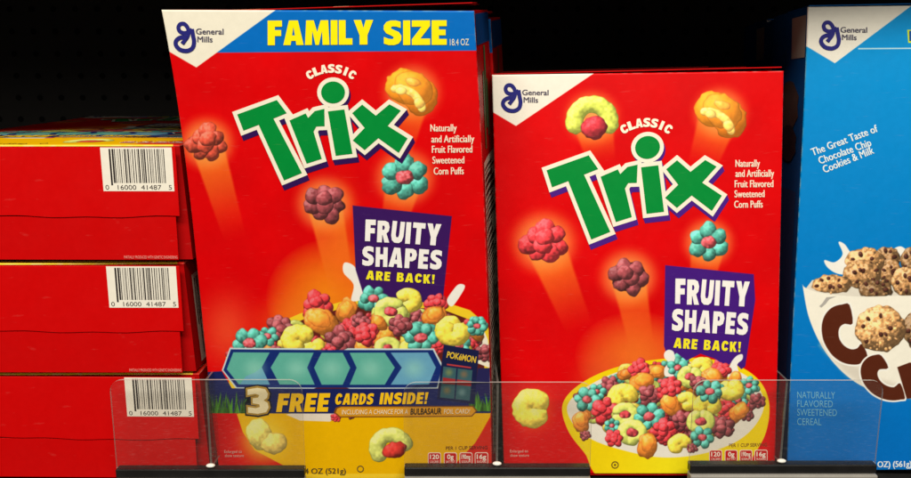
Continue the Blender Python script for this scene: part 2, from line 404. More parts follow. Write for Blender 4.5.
# ------------------------------------------------------------------ painting canvas (the printed pictures)
def vnoise(X, Y, sc, seed):
    r = np.random.RandomState(seed).rand(256, 256)
    x = X/sc; y = Y/sc; xi = np.floor(x).astype(int); yi = np.floor(y).astype(int); fx = x-xi; fy = y-yi
    fx = fx*fx*(3-2*fx); fy = fy*fy*(3-2*fy)
    g = lambda a, b: r[a % 256, b % 256]
    return (g(xi, yi)*(1-fx)+g(xi+1, yi)*fx)*(1-fy)+(g(xi, yi+1)*(1-fx)+g(xi+1, yi+1)*fx)*fy
def sm(x, a, b):
    t = np.clip((x-a)/(b-a), 0, 1); return t*t*(3-2*t)
class Canvas:
    def __init__(s, X, Y):
        s.X, s.Y = X, Y; s.C = np.zeros(X.shape+(3,)); s.R = np.zeros(X.shape, np.int8); s.names = [('front_panel', None)]
        s.n1 = vnoise(X, Y, 1.6, 1); s.n2 = vnoise(X, Y, 4.5, 2); s.n3 = vnoise(X, Y, 30, 3); s.n4 = vnoise(X, Y, 2.6, 4)
        s.ry0, s.ry1 = Y.min(1), Y.max(1); s.cx0, s.cx1 = X.min(0), X.max(0)
        s.reg = None
    def win(s, x0, x1, y0, y1):
        r = np.where((s.ry1 > y0) & (s.ry0 < y1))[0]; c = np.where((s.cx1 > x0) & (s.cx0 < x1))[0]
        if len(r) == 0 or len(c) == 0: return None
        return (slice(r[0], r[-1]+1), slice(c[0], c[-1]+1))
    def region(s, name, parent=None):
        s.names.append((name, parent)); s.reg = len(s.names)-1; return s.reg
    def put(s, w, a, col, reg=True):
        a = np.clip(a, 0, 1)
        s.C[w] = s.C[w]*(1-a[..., None])+np.asarray(col, float)*a[..., None]
        if reg and s.reg is not None:
            R = s.R[w]; R[a > 0.5] = s.reg
    def poly(s, pts, col, soft=0.8, op=1.0, reg=True):
        P = np.array(pts, float); w = s.win(P[:, 0].min()-soft*2, P[:, 0].max()+soft*2, P[:, 1].min()-soft*2, P[:, 1].max()+soft*2)
        if w is None: return
        X, Y = s.X[w], s.Y[w]; ins = np.zeros(X.shape, bool); D = np.full(X.shape, 1e9)
        for i in range(len(P)):
            a = P[i-1]; b = P[i]; e = b-a; L2 = e@e
            if L2 < 1e-12: continue
            t = np.clip(((X-a[0])*e[0]+(Y-a[1])*e[1])/L2, 0, 1)
            D = np.minimum(D, (X-a[0]-t*e[0])**2+(Y-a[1]-t*e[1])**2)
            c = ((a[1] > Y) != (b[1] > Y))
            with np.errstate(divide='ignore', invalid='ignore'):
                c &= X < (b[0]-a[0])*(Y-a[1])/(b[1]-a[1])+a[0]
            ins ^= c
        D = np.sqrt(D); sd = np.where(ins, D, -D)
        s.put(w, sm(sd, -soft/2, soft/2)*op, col, reg)
        return w
    def blob(s, cx, cy, rx, ry, col, op=1.0, p=1.0, rot=0):
        m = max(rx, ry); w = s.win(cx-m, cx+m, cy-m, cy+m)
        if w is None: return
        c, q = math.cos(rot), math.sin(rot); X = s.X[w]-cx; Y = s.Y[w]-cy
        d = np.hypot((X*c+Y*q)/rx, (-X*q+Y*c)/ry)
        s.put(w, op*sm(1-d, 0, 1)**p, col, False)
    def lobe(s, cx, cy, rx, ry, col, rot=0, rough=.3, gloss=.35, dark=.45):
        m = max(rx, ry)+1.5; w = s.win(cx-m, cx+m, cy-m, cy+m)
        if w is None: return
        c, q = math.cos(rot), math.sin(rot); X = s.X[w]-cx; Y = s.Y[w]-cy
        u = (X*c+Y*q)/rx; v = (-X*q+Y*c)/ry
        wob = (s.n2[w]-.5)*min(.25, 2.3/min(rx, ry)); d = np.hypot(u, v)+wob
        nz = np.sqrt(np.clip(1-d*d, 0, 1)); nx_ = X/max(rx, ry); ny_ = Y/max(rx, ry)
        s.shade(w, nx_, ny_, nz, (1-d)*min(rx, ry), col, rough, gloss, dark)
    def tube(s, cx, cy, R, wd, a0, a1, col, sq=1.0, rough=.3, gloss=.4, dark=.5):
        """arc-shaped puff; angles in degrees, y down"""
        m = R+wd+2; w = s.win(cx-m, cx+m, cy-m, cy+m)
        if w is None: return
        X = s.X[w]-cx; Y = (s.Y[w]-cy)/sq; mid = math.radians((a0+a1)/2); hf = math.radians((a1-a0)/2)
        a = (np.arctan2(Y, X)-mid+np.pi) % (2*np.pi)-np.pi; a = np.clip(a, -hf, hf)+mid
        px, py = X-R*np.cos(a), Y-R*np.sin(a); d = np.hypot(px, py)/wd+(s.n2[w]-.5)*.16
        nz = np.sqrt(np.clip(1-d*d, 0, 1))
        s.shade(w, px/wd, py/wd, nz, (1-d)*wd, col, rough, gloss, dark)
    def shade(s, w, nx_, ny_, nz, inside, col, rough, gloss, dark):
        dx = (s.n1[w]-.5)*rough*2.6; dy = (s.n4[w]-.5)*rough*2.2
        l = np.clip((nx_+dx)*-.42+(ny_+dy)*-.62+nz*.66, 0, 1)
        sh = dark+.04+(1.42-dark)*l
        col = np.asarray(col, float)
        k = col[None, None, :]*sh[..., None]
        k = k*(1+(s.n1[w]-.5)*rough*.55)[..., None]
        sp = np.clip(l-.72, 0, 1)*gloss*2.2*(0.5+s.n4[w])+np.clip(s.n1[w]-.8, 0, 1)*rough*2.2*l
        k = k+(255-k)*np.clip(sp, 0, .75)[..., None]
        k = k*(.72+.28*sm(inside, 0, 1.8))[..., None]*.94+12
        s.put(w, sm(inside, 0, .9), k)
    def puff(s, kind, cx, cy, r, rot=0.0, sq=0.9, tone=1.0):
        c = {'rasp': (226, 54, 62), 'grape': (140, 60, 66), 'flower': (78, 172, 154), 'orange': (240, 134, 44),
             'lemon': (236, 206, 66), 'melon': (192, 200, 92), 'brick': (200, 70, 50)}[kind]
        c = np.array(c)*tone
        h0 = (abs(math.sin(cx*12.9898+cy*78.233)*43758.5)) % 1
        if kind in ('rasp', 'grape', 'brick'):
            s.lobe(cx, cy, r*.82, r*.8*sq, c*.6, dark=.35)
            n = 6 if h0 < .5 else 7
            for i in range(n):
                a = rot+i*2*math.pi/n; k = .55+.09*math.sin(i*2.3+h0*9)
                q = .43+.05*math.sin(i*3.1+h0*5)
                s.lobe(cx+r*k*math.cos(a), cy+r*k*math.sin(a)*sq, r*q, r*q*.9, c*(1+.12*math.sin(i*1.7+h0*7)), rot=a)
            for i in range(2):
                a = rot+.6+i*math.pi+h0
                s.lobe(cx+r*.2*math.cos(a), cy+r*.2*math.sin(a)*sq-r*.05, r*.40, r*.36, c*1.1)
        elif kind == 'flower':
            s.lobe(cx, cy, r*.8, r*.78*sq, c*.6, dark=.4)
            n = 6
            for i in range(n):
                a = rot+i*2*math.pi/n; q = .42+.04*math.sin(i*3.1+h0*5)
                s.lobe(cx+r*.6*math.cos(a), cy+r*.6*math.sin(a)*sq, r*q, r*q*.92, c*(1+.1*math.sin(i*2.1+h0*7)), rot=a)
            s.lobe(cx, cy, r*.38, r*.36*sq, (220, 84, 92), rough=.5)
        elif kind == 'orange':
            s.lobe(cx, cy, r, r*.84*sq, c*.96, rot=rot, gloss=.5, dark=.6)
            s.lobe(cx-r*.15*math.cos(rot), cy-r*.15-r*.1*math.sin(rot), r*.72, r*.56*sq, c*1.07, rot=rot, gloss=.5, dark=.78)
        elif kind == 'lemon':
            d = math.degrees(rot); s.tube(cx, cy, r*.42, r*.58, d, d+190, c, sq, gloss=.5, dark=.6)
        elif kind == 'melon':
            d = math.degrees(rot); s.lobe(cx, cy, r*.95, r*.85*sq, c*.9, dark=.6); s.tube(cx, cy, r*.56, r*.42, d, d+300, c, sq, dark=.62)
            s.lobe(cx, cy, r*.42, r*.34*sq, (212, 66, 74), rough=.5)
    def halo(s, cx, cy, r, to=None, col=(244, 132, 52), op=.85, spread=1.25):
        """the printed orange glow round a flying puff, with its trail"""
        if to is not None:
            tx, ty = to; dx, dy = tx-cx, ty-cy; L = math.hypot(dx, dy); nx_, ny_ = -dy/L, dx/L
            w0, w1 = r*.92, r*.62
            w = s.poly([(cx+nx_*w0, cy+ny_*w0), (tx+nx_*w1, ty+ny_*w1), (tx-nx_*w1, ty-ny_*w1), (cx-nx_*w0, cy-ny_*w0)], (0, 0, 0), soft=3, op=0, reg=False)
            if w is not None:
                t = np.clip(((s.X[w]-cx)*dx+(s.Y[w]-cy)*dy)/L/L, 0, 1); q = np.abs((s.X[w]-cx)*nx_+(s.Y[w]-cy)*ny_)/(w0+(w1-w0)*t)
                ok = (((s.X[w]-cx)*dx+(s.Y[w]-cy)*dy) > 0)
                s.put(w, ok*sm(1-q, 0, .22)*sm(1-t, 0, 1)**.7*.85, (240, 122, 34), False)
        s.blob(cx, cy, r*1.36*spread, r*1.3*spread, col, op, .6)
        s.blob(cx, cy, r*1.2*spread, r*1.15*spread, (250, 176, 96), op*.8, .7)

# ------------------------------------------------------------------ shared print pieces
NAVY, CREAM, GREEN, PURPLE = (44, 40, 112), (236, 230, 210), (2, 134, 54), (62, 24, 108)
GP = lambda v: (np.array(v, float)/5.98+[160, 0])
def maker_mark(B, f):
    """blue script G and the maker's name; f maps first-box pixels to this box's pixels"""
    nv = ink((40, 40, 118)); T = lambda pts: [f(p) for p in GP(pts)]
    sc = np.hypot(*(f(np.array([200., 30.]))-f(np.array([190., 30.]))))/10
    root = B.stroke('maker_monogram', T([(132, 262), (150, 242), (168, 214), (170, 176), (150, 146), (124, 144), (111, 164), (120, 188), (146, 198), (176, 190), (194, 176)]), 4.0*sc, nv, 5)
    B.stroke('monogram_stroke', T([(192, 174), (199, 214), (205, 250), (196, 286), (164, 304), (122, 297), (97, 270), (98, 244), (120, 226), (146, 224), (164, 236)]), 4.2*sc, nv, 7, root)
    B.stroke('monogram_stroke', T([(158, 212), (150, 240), (136, 262)]), 3.6*sc, nv, 9, root)
    dk = ink((84, 80, 98))
    B.type2('maker_name', merge([text('General', f(np.array([196., 34.2])), f(np.array([223.4, 34.4])), 5.6*sc, 0.0),
                                 text('Mills', f(np.array([197.4, 42.])), f(np.array([212.4, 42.2])), 5.6*sc, 0.0)]), dk, 5)
LT = lambda v: (np.array(v, float)/3.54+[230, 60]); LX = lambda v: (np.array(v, float)/3.54+[320, 60])
LOGO = [LT([(28, 192), (168, 141), (203, 187), (156, 206), (257, 398), (194, 424), (104, 228), (50, 249)]),
        LT([(213, 213), (270, 188), (279, 204), (302, 180), (336, 172), (337, 233), (308, 234), (298, 252), (327, 348), (274, 365)]),
        LX([(30, 181), (88, 174), (117, 330), (58, 337)]),
        circle(*(LX([(48, 114)])[0]), 11.9, 10.9, 30),
        LX([(116, 187), (151, 157), (199, 196), (247, 156), (287, 178), (241, 232), (311, 276), (280, 327), (208, 275), (160, 317), (118, 283), (160, 239)])]
def brand_logo(B, f, purple):
    for i, P in enumerate(LOGO):
        P = np.array([f(p) for p in P]); off = 4.0
        sh = offset_poly(P, off); d = np.array([2.0, 5.2]) if i != 3 else np.array([1.6, 3.2])
        g = B.decal('logo_letter', (P, [tuple(range(len(P)))]), ink(GREEN), 14+i*.35)
        B.decal('letter_outline', (sh, [tuple(range(len(sh)))]), ink(CREAM), 10+i*.35, g)
        for k in range(1, 6): B.decal('letter_shadow', (sh+d*k/5, [tuple(range(len(sh)))]), ink(purple), 8-k*.7+i*.1, g)
    B.decal('classic_lettering', _aff(arc_text('CLASSIC', 331.5, 108, 39.5, -32.5, 32.5, 8.6, .045), f), ink((248, 236, 214)), 6)
def _aff(vf, f): return np.array([f(p) for p in vf[0]]), vf[1]
def badges(B, xs, y0, y1, heads):
    for (a, b), (h1, h2) in zip(xs, heads):
        def rr(a, b, y0, y1, r):
            pts = []
            for (cx, cy, s0) in ((b-r, y0+r, -90), (b-r, y1-r, 0), (a+r, y1-r, 90), (a+r, y0+r, 180)):
                for k in range(5): t = math.radians(s0+k*22.5); pts.append((cx+r*math.cos(t), cy+r*math.sin(t)))
            return pts
        g = B.decal('nutrition_badge', poly(rr(a, b, y0, y1, 2)), ink((236, 214, 200)), 4)
        B.decal('badge_fill', poly(rr(a+.7, b-.7, y0+.7, y1-.7, 1.6)), ink((196, 20, 22)), 6, g)
        m = (a+b)/2; w = (b-a)-4
        ww = w*.5*len(h1)/1.6 if len(h1) < 4 else w
        ww = min(w, w*(.36*len(h1)))
        B.decal('badge_text', merge([text(h1, (m-ww/2, y0+6.6), (m+ww/2, y0+6.6), 4.6, .02), text(h2, (m-w/2, y1-1.7), (m+w/2, y1-1.7), 2.2, .0)]), ink((244, 232, 220)), 8, g)
def placard(B, pts, l1, l2, l3, purple):
    """purple sign: its sheet is painted in the raster; here its lettering"""
    w = ink((240, 236, 232))
    B.decal('placard_lettering', heavy('FRUITY', *l1, .14, jit=.05), w, 6)
    B.decal('placard_lettering', heavy('SHAPES', *l2, .14, jit=.05), w, 6)
    B.decal('placard_lettering', heavy('ARE BACK!', *l3, .2, .5, jit=.05), ink((240, 226, 40)), 6)

# ================================================================== BOX 1 : family size carton
ZB = 0.0022
ground_y = lambda py, z=ZB: (CAMZ-z)/math.tan(math.atan((py-239)/F)+PITCH)
YB1 = ground_y(479)
b1 = Carton('cereal_box', 'tall red family size cereal box with a blue banner, standing upright at the left', (at(356, 479, YB1)[0], YB1, ZB), -5, -4, -1.4,
            [(161, 10), (183.5, 150), (202, 320), (220, 479)], [(474, 11), (481.3, 140), (487.8, 300), (492, 479)], .078, .004, 'family size red cereal boxes', bulge=.0014)
def trix_bg(cv):
    X, Y = cv.X, cv.Y
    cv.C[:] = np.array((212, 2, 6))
    cv.C *= (1+.06*(cv.n3-.5))[..., None]
def card_strip(cv):
    cv.region('card_banner')
    nav = (26, 34, 92)
    cv.poly([(206, 372), (222, 371), (232, 388), (492, 388), (492, 413), (212, 413)], nav)
    cv.poly([(478, 368), (495, 368), (495, 396), (474, 396)], (38, 36, 84))
    # tapered picture strip
    cv.poly([(222, 370), (230, 347.5), (312, 347.5), (316, 349.5), (344, 349.5), (348, 347.5), (434, 348), (444, 367), (438, 388), (350, 388), (346, 386.5), (318, 386.5), (314, 388), (236, 388)], (196, 214, 214))
    cv.poly([(223.5, 370), (231, 349), (433, 349.5), (442, 367), (437, 387), (237, 387)], (22, 44, 112))
    te, bl = (92, 172, 156), (100, 160, 190)
    cv.poly([(227, 369), (233.5, 352), (270, 352), (262, 367), (270, 384), (239, 384)], te)
    cv.poly([(240, 384), (246, 376), (255, 372), (262, 367), (270, 384)], bl)
    cv.poly([(280, 352), (314, 352), (307.5, 367), (315, 384), (280, 384), (271, 367)], te)
    cv.poly([(322, 352), (343, 352), (350.5, 367), (343, 384), (322, 384), (314.5, 367)], te)
    cv.poly([(350, 352), (385, 352), (395, 367), (385, 384), (350, 384), (357, 367)], te)
    cv.poly([(391, 352), (428, 352), (436, 367), (429, 384), (391, 384), (402, 367)], bl)
    for x in (255, 297, 332, 371, 414): cv.blob(x, 368, 17, 15, (150, 208, 190), .55)
    # grass
    rg = np.random.RandomState(3)
    for x0, x1, yb, hh in ((212, 246, 413, 24), (470, 491, 411, 20)):
        for i in range(26):
            x = rg.uniform(x0, x1); t = rg.uniform(-5, 5); hgt = rg.uniform(.5, 1)*hh; w = rg.uniform(1, 2.2)
            g = rg.uniform(.6, 1.25); cv.poly([(x-w, yb), (x+t, yb-hgt), (x+w, yb)], (74*g, 132*g, 44*g))
    # gold pill
    cv.region('gold_strip', None)
    cv.poly([(336, 407), (341, 405.5), (473, 405.5), (477.5, 410.5), (472, 416.5), (340, 417), (334, 412)], (120, 70, 20))
    cv.poly([(337.5, 408), (341.5, 406.5), (472.5, 406.7), (475.7, 410.7), (471.5, 415.4), (340.5, 415.8), (336, 412)], (214, 150, 34))
    cv.region('card_pack_picture', None)
    cv.poly([(444, 344), (479, 350.5), (474.5, 404), (437, 399)], (26, 30, 70))
    cv.poly([(443.5, 366), (472.5, 370), (469.8, 400.5), (440, 397)], (56, 92, 100))
    cv.poly([(443, 377), (471.5, 381), (471, 386), (442.6, 383)], (150, 40, 44))
    cv.poly([(456.5, 368), (457.8, 368.2), (455.5, 399), (454.2, 399)], (24, 34, 70))
    cv.poly([(447, 363.2), (471, 366.8), (471, 368.2), (447, 364.8)], (190, 60, 60))
    for x, y, c in ((449, 372, (150, 150, 80)), (464, 374, (160, 110, 70)), (447, 390, (150, 110, 60)), (462, 392, (130, 160, 160))): cv.blob(x, y, 6, 6, c, .6)
    cv.reg = None
P1 = [('flower', 477, 326, 11), ('rasp', 435, 302, 13), ('flower', 374, 297, 16), ('lemon', 408, 299, 15), ('orange', 347, 309, 13), ('rasp', 318, 305, 16), ('orange', 437, 315, 14),
      ('grape', 280, 327, 14), ('grape', 416, 317, 11), ('melon', 391, 311, 19), ('orange', 322, 321, 17), ('orange', 379, 319, 11), ('rasp', 352, 327, 13), ('flower', 268, 336, 11),
      ('grape', 400, 325, 13), ('rasp', 365, 334, 15), ('grape', 361, 321, 10), ('lemon', 314, 345, 11), ('grape', 341, 340, 16), ('lemon', 299, 339, 17), ('flower', 250, 343, 17),
      ('orange', 385, 337, 12), ('flower', 421, 337, 18), ('lemon', 453, 331, 18), ('rasp', 440, 346, 9), ('orange', 364, 349, 12), ('melon', 388, 347, 13), ('flower', 459, 346, 12), ('lemon', 411, 348, 11), ('grape', 486, 353, 11), ('rasp', 330, 352, 9), ('grape', 276, 352, 9)]
def flying_orange(cv, x, y):
    """glossy translucent kidney-shaped puff"""
    cv.region('orange_puff_picture')
    cv.lobe(x-7, y-5, 20, 18, (236, 136, 26), rough=.12, gloss=.15, dark=.72); cv.lobe(x+9, y+6, 17, 19, (232, 124, 24), rough=.12, gloss=.15, dark=.68); cv.lobe(x+1, y-3, 21, 17, (240, 140, 34), rot=.6, rough=.12, gloss=.15, dark=.74)
    cv.tube(x-14, y+22, 24.5, 4.6, -97, -12, (248, 196, 92), rough=.4, gloss=.5, dark=.75); cv.lobe(x-11, y, 6.5, 4.6, (250, 204, 104), dark=.85); cv.lobe(x+7, y+12, 6.2, 5.6, (246, 190, 88), rot=.8, dark=.8); cv.lobe(x+1, y-9, 9, 5, (244, 160, 60), rot=.3, dark=.9)
def paint1(cv):
    trix_bg(cv)
    cv.blob(228, 330, 44, 60, (236, 84, 44), .75); cv.blob(332, 298, 66, 60, (238, 128, 20), 1, .35); cv.blob(300, 320, 60, 40, (238, 120, 30), .8)
    cv.blob(345, 240, 26, 84, (236, 96, 20), .6)
    cv.halo(207, 143, 20, (236, 240)); cv.halo(412, 92, 24, (396, 160), spread=1.1); cv.halo(325, 203, 21, (345, 300)); cv.halo(405, 177, 22, (392, 232))
    # bowl
    cv.region('bowl_picture')
    body = [(237, 414), (243, 432), (255, 450), (283, 465), (330, 490), (420, 490), (436, 476), (457, 462), (475, 443), (490, 417), (492, 402), (400, 380), (300, 380)]
    cv.poly(body, (232, 178, 0))
    cv.poly([(226, 356), (262, 330), (300, 313), (345, 300), (440, 300), (470, 310), (488, 326), (493, 345), (493, 390), (230, 390)], (240, 200, 40))
    cv.poly([(232, 362), (270, 334), (310, 316), (350, 306), (440, 308), (466, 318), (482, 332), (486, 392), (236, 390)], (96, 34, 26))
    cv.poly([(470, 332), (482, 326), (488, 340), (490, 368), (470, 360)], (234, 226, 206))
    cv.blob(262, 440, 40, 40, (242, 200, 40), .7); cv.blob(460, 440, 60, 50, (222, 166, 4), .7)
    rg = np.random.RandomState(5)
    for i in range(80):
        x = rg.uniform(236, 478); y = rg.uniform(308+((x-385)/100)**2*22, 352)
        cv.puff(rg.choice(['rasp', 'rasp', 'grape', 'orange', 'orange', 'lemon', 'melon', 'flower']), x, y, rg.uniform(8, 11), rg.uniform(0, 6), .85, .84)
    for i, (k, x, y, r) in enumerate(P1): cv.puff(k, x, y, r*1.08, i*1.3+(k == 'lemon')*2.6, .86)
    cv.poly([(286, 414), (300, 411), (345, 412), (330, 421), (300, 420)], (226, 214, 196)); cv.puff('rasp', 336, 417, 6); cv.puff('grape', 352, 415, 5)
    for p in ([(345, 262), (355, 266), (360, 280), (366, 296), (352, 300), (354, 284), (344, 272)], [(447, 300), (453, 290), (459, 284), (465, 286), (460, 296), (452, 306)]):
        cv.poly(spline(p, 6, True), (236, 232, 224))
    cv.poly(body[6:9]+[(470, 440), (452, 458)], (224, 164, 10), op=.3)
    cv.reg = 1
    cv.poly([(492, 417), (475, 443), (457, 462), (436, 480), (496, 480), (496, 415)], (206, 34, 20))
    cv.poly([(262, 473.5), (484, 473.5), (488, 486), (252, 486)], (248, 198, 44))
    cv.region('placard_picture'); cv.poly([(353, 205), (452, 216), (443, 300), (444, 302), (366, 301), (356, 269)], (56, 22, 92))
    # cereal showing in front of the placard foot
    cv.reg = 1
    for k, x, y, r in (('flower', 374, 298, 15), ('lemon', 408, 300, 15), ('rasp', 435, 303, 12), ('melon', 391, 311, 18), ('orange', 433, 315, 13), ('flower', 421, 337, 18), ('lemon', 453, 331, 18), ('grape', 400, 325, 13), ('orange', 379, 322, 10), ('rasp', 366, 333, 14), ('flower', 477, 326, 11)): cv.puff(k, x, y, r, r*.7, .86)
    card_strip(cv)
    for nm, k, x, y, r, ro, q in (('raspberry_puff_picture', 'brick', 207, 143, 22, .3, .8), ('grape_puff_picture', 'grape', 325, 203, 22, .2, .95),
                                  ('flower_puff_picture', 'flower', 405, 177, 25, .5, .86), ):
        cv.region(nm); cv.puff(k, x, y, r, ro, q)
    cv.region('melon_puff_picture'); cv.tube(391, 447, 14, 8.8, 145, 345, (186, 190, 92), .9, dark=.65); cv.lobe(394, 450, 13, 8.5, (204, 50, 42), rot=-.3, rough=.2)
    cv.region('lemon_puff_picture'); cv.blob(266, 438, 30, 30, (250, 214, 90), .6); cv.lobe(259, 434, 13, 17, (232, 208, 100), rot=-.25, dark=.7, gloss=.2); cv.lobe(275, 443, 14, 11, (222, 190, 92), rot=-.3, dark=.7, gloss=.2)
    flying_orange(cv, 412, 91)
    cv.region('size_banner'); cv.poly([(255, 0), (490, 0), (490, 50.6), (255, 52.5), (215, 52.8)], (0, 104, 190))
    cv.region('corner_emblem'); cv.poly([(150, 0), (292, 0), (275, 10.5), (196.5, 67.5), (155, 43.5)], (232, 226, 208))
b1.front(paint1)
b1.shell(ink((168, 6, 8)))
ident = lambda p: np.asarray(p, float)
maker_mark(b1, ident)
brand_logo(b1, ident, (48, 20, 84))
b1.decal('banner_lettering', heavy('FAMILY', (268, 45.3), (373.5, 44.6), 24.6, .07), ink((246, 230, 12)), 6)
b1.decal('banner_lettering', heavy('SIZE', (383.5, 45.2), (446.8, 44.9), 24.6, .08), ink((246, 230, 12)), 6)
b1.decal('net_weight_text', text('18.4 OZ', (450, 45.5), (469, 45.2), 6.4, 0), ink((226, 226, 200)), 6)
def flavour(B, rows):
    B.type2('flavour_text', merge([text(t, (x0, y), (x1-.5, y-.2), h, .0, 1.03) for t, x0, x1, y, h in rows]), ink((240, 222, 200)), 6)
flavour(b1, [('Naturally', 430.5, 457, 131.3, 7), ('and Artificially', 431.5, 474.5, 142.3, 7), ('Fruit Flavored', 432, 472.5, 152.6, 7), ('Sweetened', 432.6, 464.5, 163.4, 7), ('Corn Puffs', 433.8, 464, 174.3, 7)])
placard(b1, None, ((365, 240), (440, 245.5), 21.5), ((362, 264.5), (441.5, 269.5), 19.5), ((366.5, 278.6), (434.5, 283.2), 9), None)
b1.decal('card_banner_lettering', heavy('FREE', (276.5, 411.3), (328, 410.8), 18.5, .12, shear=.16), ink((240, 190, 24)), 7)
b1.decal('card_banner_lettering', heavy('CARDS', (335, 403.8), (373, 403.6), 11.2, .14, shear=.16), ink((240, 190, 24)), 7)
b1.decal('card_banner_lettering', heavy('INSIDE!', (379.5, 403.5), (427, 403.2), 11.6, .14, shear=.16), ink((240, 190, 24)), 7)
b1.decal('card_banner_lettering', text('INCLUDING A CHANCE FOR A', (342, 413.6), (408, 413.2), 4.6, 0, 1.0, .15), ink((236, 224, 190)), 7)
b1.decal('card_banner_lettering', text('FOIL CARD!', (444, 413.2), (470, 413.1), 4.6, 0, 1.0, .15), ink((236, 224, 190)), 7)
b1.decal('card_banner_lettering', text('BULBASAUR', (410.5, 413.8), (441.5, 413.5), 6.2, .02, 1.0, .15), ink((60, 44, 20)), 7)
T3 = ('3', (247.5, 413.5), (269.5, 413), 26.5)
g = b1.decal('numeral', heavy(*T3, grow=-.2), ink((234, 220, 176)), 12)
b1.decal('numeral_outline', heavy(*T3, grow=1.6), ink((176, 140, 60)), 10, g)
b1.decal('numeral_outline', heavy(*T3, grow=3.0), ink((20, 24, 40)), 8, g)
b1.decal('pack_lettering', text('POKéMON', (446.5, 357), (475.5, 362.6), 6.5, .03, 1.0), ink((216, 182, 60)), 8)
badges(b1, [(428, 441), (444, 457), (459.5, 472.5), (474.8, 488.2)], 452, 464, [('120', 'CALORIES'), ('0g', 'SAT FAT'), ('190mg', 'SODIUM'), ('16g', 'SUGARS')])
b1.decal('serving_text', text('PER 1 CUP SERVING', (446, 449.4), (487.5, 448.8), 3.4, .0), ink((90, 30, 24)), 5)
b1.type2('net_weight_text', text('NET WT 18.4 OZ (521g)', (262, 473.6), (345.6, 473.2), 5.4, 0), ink((84, 70, 40)), 5)
b1.decal('small_print', merge([text('Enlarged to', (224.5, 452.6), (242, 452.5), 2.8, 0), text('show texture', (225, 456.7), (244, 456.6), 2.8, 0)]), ink((226, 170, 160)), 5)
b1.stroke('recycling_mark', circle(360.5, 468.5, 3), 1, ink((110, 90, 40)), 5, closed=True, n=2)
# right side: nutrition panel in pale lines on the red, green and brown picture above
b1.side_rects('nutrition_panel', [(.14, .97, .04, .70)], ink((196, 184, 168)))
rg = np.random.RandomState(11); rows = []
t = .05
while t < .69:
    hgt = rg.choice([.004, .006, .010]); rows.append((.18, rg.uniform(.6, .94), t, t+hgt)); t += hgt+rg.uniform(.004, .008)
b1.side_rects('nutrition_text', rows, ink((52, 32, 30)), off=.0004)
b1.side_rects('side_picture', [(.35, .45, .72, .88), (.5, .6, .76, .93), (.62, .7, .74, .86)], ink((70, 96, 60)), off=.0004)
b1.side_rects('side_banner', [(.02, .99, .935, .995)], ink((10, 60, 120)), off=.0004)

# end panel (bottom) with the barcode: seen on the boxes lying flat
def end_panel(B):
    d = B.depth; xl, zl = B.edge(0, 0); xr, zr = B.edge(1, 0)
    def rect(bm, x0, x1, y0, y1, z):
        v = [bm.verts.new(p) for p in ((x0, y0, z), (x1, y0, z), (x1, y1, z), (x0, y1, z))]; bm.faces.new(v)
    bm = bmesh.new(); zz = zl-.0009
    # outer glued flap: a real sheet 0.6 mm thick covering the front-side 60 %
    box_bm(bm, xl+.0008, xr-.0012, .0010, d*.60, zz-.0003, zz+.0006, .0002, 1)
    bmesh.ops.subdivide_edges(bm, edges=[e for e in bm.edges if abs(e.verts[0].co.x-e.verts[1].co.x) > .1], cuts=24)
    for v in bm.verts:
        if v.co.y > d*.55: v.co.y += .0009*math.sin(v.co.x*31+.5)+.0004*math.sin(v.co.x*140)
    fl = bm_obj('end_flap', bm, ink((200, 5, 6)), B.root)
    bm = bmesh.new(); box_bm(bm, xl+.0020, xr-.004, d*.605, d-.0012, zz+.0004, zz+.0008, .0001, 1)
    bm_obj('inner_flap', bm, ink((194, 5, 6)), B.root)
    bx1 = xr-.0035; bx0 = bx1-.047
    bm = bmesh.new(); rect(bm, bx0, bx1, .0012, d*.385, zz-.00042); p = bm_obj('barcode_patch', bm, ink((232, 226, 212)), fl)
    bm = bmesh.new(); r2 = np.random.RandomState(4); x = bx0+.0055
    while x < bx1-.0055:
        w = r2.choice([.0003, .0006, .0009, .0012], p=[.4, .3, .2, .1]); rect(bm, x, x+w, .0022, d*.335 if abs(x-bx0-.0055) < .0006 else d*.315, zz-.00052); x += w+r2.choice([.0004, .0007, .001])
    bm_obj('barcode_bars', bm, ink((40, 34, 34)), p)
    v, f = text_mesh('0   16000  41487   5', 0.0, 1.0)
    x0, x1 = v[:, 0].min(), v[:, 0].max()
    co = [(bx0+.0015+(a-x0)/(x1-x0)*(bx1-bx0-.003), d*.372-b*.0045, zz-.00054) for a, b in v]
    me = bpy.data.meshes.new('barcode_digits'); me.from_pydata(co, [], f); link_mesh('barcode_digits', me, ink((60, 50, 50)), p)
    v, f = text_mesh('PARTIALLY PRODUCED WITH GENETIC ENGINEERING', 0.0, 1.0); x0, x1 = v[:, 0].min(), v[:, 0].max()
    co = [(bx0+.010+(a-x0)/(x1-x0)*.036, d*.97-b*.0028, zz-.0002) for a, b in v]
    me = bpy.data.meshes.new('end_small_print'); me.from_pydata(co, [], f); link_mesh('end_small_print', me, ink((230, 150, 140)), fl)
end_panel(b1)
